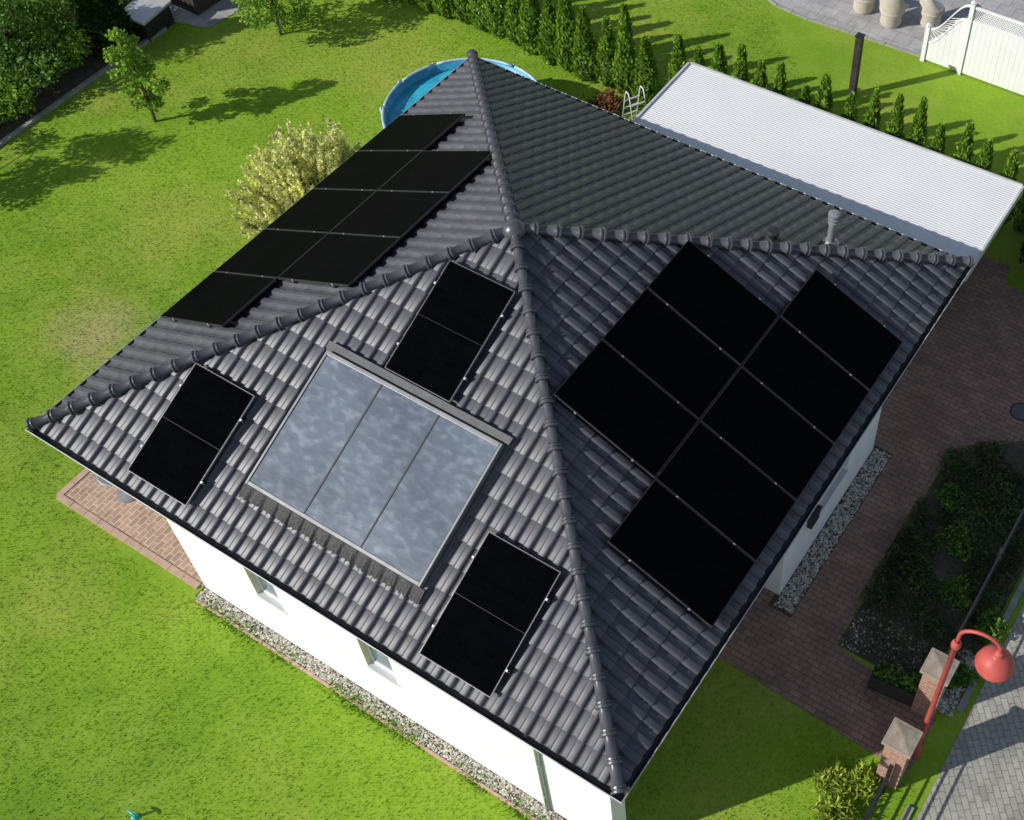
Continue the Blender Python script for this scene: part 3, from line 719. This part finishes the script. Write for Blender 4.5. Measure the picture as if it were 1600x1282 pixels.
bm=bmesh.new(); box(bm,-.95,.95,-1.05,1.05,1.305,1.4,.01); mobj('roof',bm_mesh(bm,'shed_roof'),sh,nmat('shed_roofing',(.2,.2,.2),(.3,.3,.31),4,.8))
sb=thing('storage_box','garden storage box with pale grey sloping lid','storage box',(-15.0,5.05,0),rot=(0,0,.15))
bm=bmesh.new(); box(bm,-.3,.3,-.45,.45,0,.5,.01); mobj('box',bm_mesh(bm,'sbox'),sb,M_dark)
bm=bmesh.new(); hexa(bm,[(-.36,-.5,.56),(.36,-.5,.50),(.36,.5,.50),(-.36,.5,.56),(-.36,-.5,.62),(.36,-.5,.56),(.36,.5,.56),(-.36,.5,.62)])
mobj('lid',bm_mesh(bm,'slid'),sb,M_sill)

# ------------------------------------------------------------------ plants
def thuja_mesh(seed,n=1700):
    z=rng.random(n)**.9; th=rng.random(n)*6.283
    prof=np.where(z<.15,.75+z*1.6,np.clip(1.02-(z-.15)**1.2*1.2,.02,1))
    r=.27*prof*(.78+.30*rng.random(n)+.12*np.sin(th*4+seed*2+z*14))
    P=np.stack([r*np.cos(th),r*np.sin(th),z*1.0*1.75+.03],1)
    out=np.stack([np.cos(th),np.sin(th),np.full(n,.25)],1)
    a=np.stack([np.cos(th)*.45,np.sin(th)*.45,np.full(n,1.1)],1)+rng.normal(size=(n,3))*.3
    a/=np.linalg.norm(a,axis=1)[:,None]; b=np.cross(a,out+rng.normal(size=(n,3))*.45); b/=np.linalg.norm(b,axis=1)[:,None]
    s=(.06+.07*rng.random(n))[:,None]; V=np.stack([P,P+a*s*.5-b*s*.32,P+a*s,P+a*s*.5+b*s*.32],1)
    return poly_mesh(V,'thuja_foliage',4)
TM=[thuja_mesh(i) for i in range(5)]
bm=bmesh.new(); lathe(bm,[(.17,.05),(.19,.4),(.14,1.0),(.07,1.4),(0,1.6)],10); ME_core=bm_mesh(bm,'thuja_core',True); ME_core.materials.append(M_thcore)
bm=bmesh.new(); tube(bm,[(0,0,0),(.01,0,.3),(0,0,1.2)],[.035,.03,.012],8); ME_ttr=bm_mesh(bm,'thuja_trunk',True); ME_ttr.materials.append(M_trunk)
TMD=thuja_mesh(9,2600); TMD.materials.append(M_th[1])
for m in TM: m.materials.append(M_th[0])
def thuja(x,y,h,w,label,group,dark=False):
    r=thing('thuja_tree',label,'conifer',(x,y,0),group,(0,0,random.random()*6.28))
    r.scale=(w/.54,w/.54,h/1.8)
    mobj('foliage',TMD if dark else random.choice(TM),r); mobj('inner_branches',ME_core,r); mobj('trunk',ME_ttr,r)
    return r
def along(pts,step):
    out=[];carry=0
    for (a,b) in zip(pts,pts[1:]):
        a=np.array(a);b=np.array(b);ln=np.linalg.norm(b-a);t=carry
        while t<ln: out.append(a+(b-a)*t/ln); t+=step
        carry=t-ln
    return out
for p in along([(-11.6,8.9),(-10.6,9.15),(-9.0,9.3),(-7.2,9.25),(-5.5,9.05),(-3.5,9.05)],.53):
    thuja(p[0]+random.uniform(-.05,.05),p[1]+random.uniform(-.07,.07),random.uniform(1.6,2.3),random.uniform(.50,.62),'green columnar thuja in a garden hedge row on the lawn','thuja hedge row')
for p in along([(-3.0,9.2),(5.6,9.7)],.50):
    thuja(p[0]+random.uniform(-.06,.06),p[1]+random.uniform(-.06,.06),random.uniform(1.75,2.35),random.uniform(.46,.58),'small green thuja in the row behind the carport','thuja row behind the carport')
thuja(-15.15,4.05,2.2,1.0,'broad dark conical thuja beside the shrub bed edging',None,True)

def leafy(name,label,cat,loc,clumps,size,n,mat,trunk=None,up=.3,group=None,aspect=.5):
    r=thing(name,label,cat,loc,group); pts=[]
    tot=sum(c[3]**2 for c in clumps)
    for (x,y,z,rad) in clumps:
        k=int(n*rad**2/tot); d=rng.normal(size=(k,3)); d/=np.linalg.norm(d,axis=1)[:,None]
        rr=rad*(.45+.6*rng.random(k)**.6)*(1+.2*np.sin(d[:,0]*7+x*9)*np.cos(d[:,1]*6))
        q=d*rr[:,None]; q[:,2]*=.85; q+=np.array([x,y,z]); pts.append(q)
    P=np.concatenate(pts); P=P[P[:,2]>.03]
    mobj('crown' if trunk else 'foliage',leaves(P,size,name='foliage',up=up,aspect=aspect),r,mat)
    if trunk:
        bm=bmesh.new()
        for pts_,rad_ in trunk: tube(bm,pts_,rad_,8)
        mobj('trunk',bm_mesh(bm,'trunk',True),r,M_trunk)
    return r
def tree(label,loc,h,w,n,mat=M_lf):
    cl=[];tr=[([(0,0,0),(.02,.01,h*.3),(-.02,.02,h*.6),(.01,0,h*.92)],[.04,.035,.025,.008])]
    m=26
    for i in range(m):
        f=.22+.76*i/(m-1); a=i*2.4+random.uniform(-.4,.4); rr=w/2*(1.05-abs(f-.45)*1.3)*random.uniform(.4,1.05)
        x,y,z=rr*math.cos(a),rr*math.sin(a),h*f+random.uniform(-.05,.12)
        cl.append((x,y,z,random.uniform(.10,.2)*w)); tr.append(([(0,0,h*(f-.14)),(x*.5,y*.5,z-.1),(x,y,z)],[.014,.01,.005]))
    return leafy('fruit_tree',label,'tree',loc,cl,.065,n,mat,tr)
tree('slender young fruit tree with sparse light green crown on the lawn',(-12.4,2.7,0),2.2,1.0,3000)
tree('small leafy tree on the lawn near the garden shed',(-12.3,6.5,0),2.2,1.8,4600)
tree('leafy garden tree at the end of the border bed',(-14.75,-1.45,0),2.8,2.0,6000)
tree('leafy garden tree behind the border shrubs',(-16.4,2.4,0),2.6,2.0,5400,M_shrub)
def shrub(name,label,loc,w,h,n,mat,size=.07,cl=9,up=.3,aspect=.5):
    c=[]
    for i in range(cl):
        a=i*2.4; r=w*.36*math.sqrt(i/cl); c.append((r*math.cos(a),r*math.sin(a),h*.38+random.uniform(-.1,.18)*h,min(h*.6,w*random.uniform(.22,.32))))
    return leafy(name,label,'shrub',loc,c,size,n,mat,up=up,aspect=aspect)
for i,(x,y,w,h) in enumerate([(-15.3,1.2,1.2,.9),(-15.35,2.2,1.3,1.3),(-15.5,3.1,1.1,1.3),(-16.4,1.9,1.6,1.5),(-16.6,3.3,1.6,1.7),(-17.8,2.6,1.8,1.6),(-18.0,4.2,1.8,1.6),(-15.4,.2,1.1,.8),(-16.6,.5,1.5,1.2),(-16.2,4.8,1.4,1.5),(-17.6,5.8,1.6,1.4)]):
    shrub('garden_shrub','dense green deciduous shrub in the border bed',(x,y,0),w,h,2600,M_shrub if i%2 else M_lf)
for (x,y,w,h) in ((5.75,8.85,1.1,1.2),(6.5,8.8,1.1,1.2),(7.3,8.6,1.2,1.2)):
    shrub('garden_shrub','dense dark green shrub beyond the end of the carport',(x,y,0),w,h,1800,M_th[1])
def plume_bush(loc,w,h,n):
    r=thing('dappled_willow','pale cream-yellow feathery willow shrub beside the house','shrub',loc)
    P=[]; S=280
    for i in range(S):
        a=random.random()*6.28; q=math.sqrt(random.random()); lump=1+.15*math.sin(a*3+1)
        bx,by=q*w*.27*math.cos(a),q*w*.27*math.sin(a); tx,ty=q*w*.52*lump*math.cos(a),q*w*.52*lump*math.sin(a); tz=h*(1.05-.42*q*q)*random.uniform(.65,1.15)
        k=n//S; t=.1+.9*rng.random(k)
        p=np.stack([bx+(tx-bx)*t**1.3,by+(ty-by)*t**1.3,tz*t],1)+rng.normal(size=(k,3))*.05*(1.2-t)[:,None]; P.append(p)
    mobj('foliage',leaves(np.concatenate(P),.068,name='foliage',up=.9,aspect=.38),r,M_yel)
    bm=bmesh.new()
    for i in range(14):
        a=i*.45; tube(bm,[(0,0,0),(.2*w*math.cos(a),.2*w*math.sin(a),h*.4),(.4*w*math.cos(a),.4*w*math.sin(a),h*.7)],[.015,.01,.004],6)
    mobj('branches',bm_mesh(bm,'branches'),r,M_trunk)
plume_bush((-7.05,2.15,0),2.9,2.1,62000)
shrub('garden_shrub','low bright green shrub on the lawn beside the pale willow',(-8.8,3.3,0),1.2,.5,2600,M_lf,.05)
shrub('garden_shrub','low reddish-brown shrub at the end of the thuja hedge',(-4.3,8.3,0),.8,.5,900,leafmat('reddish_leaves',[(.15,.05,.03),(.25,.1,.05),(.12,.14,.04)],2),.06)
for (x,y,w,h) in [(7.0,-2.6,.55,.22),(7.25,-2.95,.6,.3),(7.3,-3.5,.7,.28),(7.38,-2.45,.45,.3)]:
    shrub('ornamental_grass','loose yellow-green tufted grass beside the gate pillar',(x,y,0),w,h,1000,M_gr,.12,up=1.4,aspect=.12)
for (x,y,w,h) in [(8.0,.9,.5,.4),(7.95,-.1,.4,.35)]:
    shrub('garden_shrub','small green shrub at the street edge',(x,y,0),w,h,700,M_shrub,.06)
for (x,y,w,h,mt) in [(6.6,1.2,.7,.2,0),(6.9,2.1,.8,.24,1),(6.45,2.8,.6,.2,1),(7.2,3.2,.8,.26,0),(6.85,3.7,.7,.2,0),(7.3,1.2,.6,.24,1)]:
    shrub('bed_shrub','low mixed green shrub in the shaded front bed',(x,y,0),w,h,1100,M_shrub if mt else M_cover,.045,cl=7)
n=30000; x=rng.uniform(6.0,8.0,n); y=rng.uniform(-.55,4.7,n)
dn=np.sin(x*2.7+1.3)*np.cos(y*1.9+.6)+.6*np.sin(x*6+y*4.3)+.3*np.sin(y*11+x*3)
keep=(y<3.85+(x-6.07)*.95)&(dn+rng.normal(size=n)*.4>-.4)&~((y<.3)&(rng.random(n)>.3)); x=x[keep];y=y[keep];dn=dn[keep]
hh=.05+.10*np.clip(dn,0,1.2)
P=np.stack([x,y,.02+hh*rng.random(len(x))**.5],1)
o=mobj('ground_cover',leaves(P,.04,name='ground_cover',up=.6),None,M_cover); o["kind"]="stuff"
n=3200; x=rng.uniform(-3.1,4.9,n); y=rng.normal(-5.35,.05,n)+rng.choice([0,0,.1],n); m_=(np.sin(x*2.1)+np.sin(x*5.3+1)+rng.normal(size=n)*.5)>-.3; x=x[m_];y=y[m_]
o=mobj('weeds',leaves(np.stack([x,y,rng.uniform(0,.03,len(x))],1),.035,name='weeds',up=1.2),None,M_lf); o["kind"]="stuff"
def grass(n):
    x=rng.uniform(-20,8.1,n); y=rng.uniform(-10.5,17,n)
    bad=(x>-4.9)&(x<3.4)&(y>-5.30)&(y<5.2)
    bad|=(x>=3.4)&(x<4.3)&(y>-5.30)&(y<-4.7)
    bad|=(x>-6.5)&(x<-3)&(y>-5.2)&(y<-1)
    bad|=(x>4.1)&(y>-1.78-.04*(x-4.9))&(x<8.1)&(y<13.7)&~((y>9.0)&(y<13.7))
    bad|=(x>=3.4)&(x<=4.1)&(y>-1.75)&(y<5.2)
    bad|=(x>-2.2)&(y>4.9)&(y<8.5)
    bad|=(x<-14.6)&(y>-1.5)&(y<9); bad|=(x<-13.7)&(y>5.5)&(y<8); bad|=((x+6.1)**2+(y-5.75)**2<1.75**2); bad|=(y>13.72)&(x>-3.6+.0); bad|=(y>13.9+(-3.5-x)*.95)
    bad|=(y<-5.5)&(x<-3.2)&(y<-9.4-(x+2.8)*.78-1.2)
    k=~bad; x=x[k];y=y[k]; n=len(x)
    a=rng.normal(size=(n,2))*.5; hh=.012+.03*rng.random(n); th=rng.random(n)*6.28; w=.006+.005*rng.random(n)
    z=np.zeros(n)
    A=np.stack([x-w*np.cos(th),y-w*np.sin(th),z],1);B=np.stack([x+w*np.cos(th),y+w*np.sin(th),z],1);C=np.stack([x+a[:,0]*hh,y+a[:,1]*hh,hh],1)
    return np.stack([A,B,C],1)
o=mobj('grass',poly_mesh(grass(370000),'grass',3),None,M_blade); o["kind"]="stuff"

# ------------------------------------------------------------------ light
az,el=math.radians(52),math.radians(31)
S=Vector((-math.cos(el)*math.cos(az),-math.cos(el)*math.sin(az),math.sin(el)))
sd=bpy.data.lights.new('sun','SUN'); sd.energy=5.0; sd.angle=math.radians(.53); sd.color=(1,.965,.90)
so=link(bpy.data.objects.new('sun',sd)); so.rotation_euler=(-S).to_track_quat('-Z','Y').to_euler(); so.location=(-20,-20,30)
w=bpy.data.worlds.new('World'); SC.world=w; w.use_nodes=True; nt=w.node_tree
sk=nt.nodes.new('ShaderNodeTexSky'); sk.sky_type='NISHITA'; sk.sun_disc=False; sk.sun_elevation=el; sk.sun_rotation=math.atan2(S.x,S.y)
sk.dust_density=.5; sk.ozone_density=1.5
hs=nt.nodes.new('ShaderNodeHueSaturation'); hs.inputs['Saturation'].default_value=.75; nt.links.new(sk.outputs[0],hs.inputs['Color'])
bg=nt.nodes['Background']; bg.inputs['Strength'].default_value=.115; nt.links.new(hs.outputs[0],bg.inputs['Color'])
# ------------------------------------------------------------------ camera
R=Matrix(((0.853296,0.521235,0.014168),(0.410729,-0.655156,-0.634092),(-0.321229,0.546887,-0.773128)))
cd=bpy.data.cameras.new('camera'); cam=link(bpy.data.objects.new('camera',cd))
Mw=Matrix((R[0],-R[1],-R[2])).transposed().to_4x4(); Mw.translation=Vector((8.6887,-9.6222,14.9528+EZ)); cam.matrix_world=Mw
cd.sensor_width=36; cd.lens=1955.34/1600*36; cd.shift_x=(800-1087.249)/1600; cd.shift_y=(572.16-641)/1600*1.0; cd.clip_end=500
SC.camera=cam
SC.view_settings.view_transform='Standard'; SC.view_settings.look='None'; SC.view_settings.exposure=0
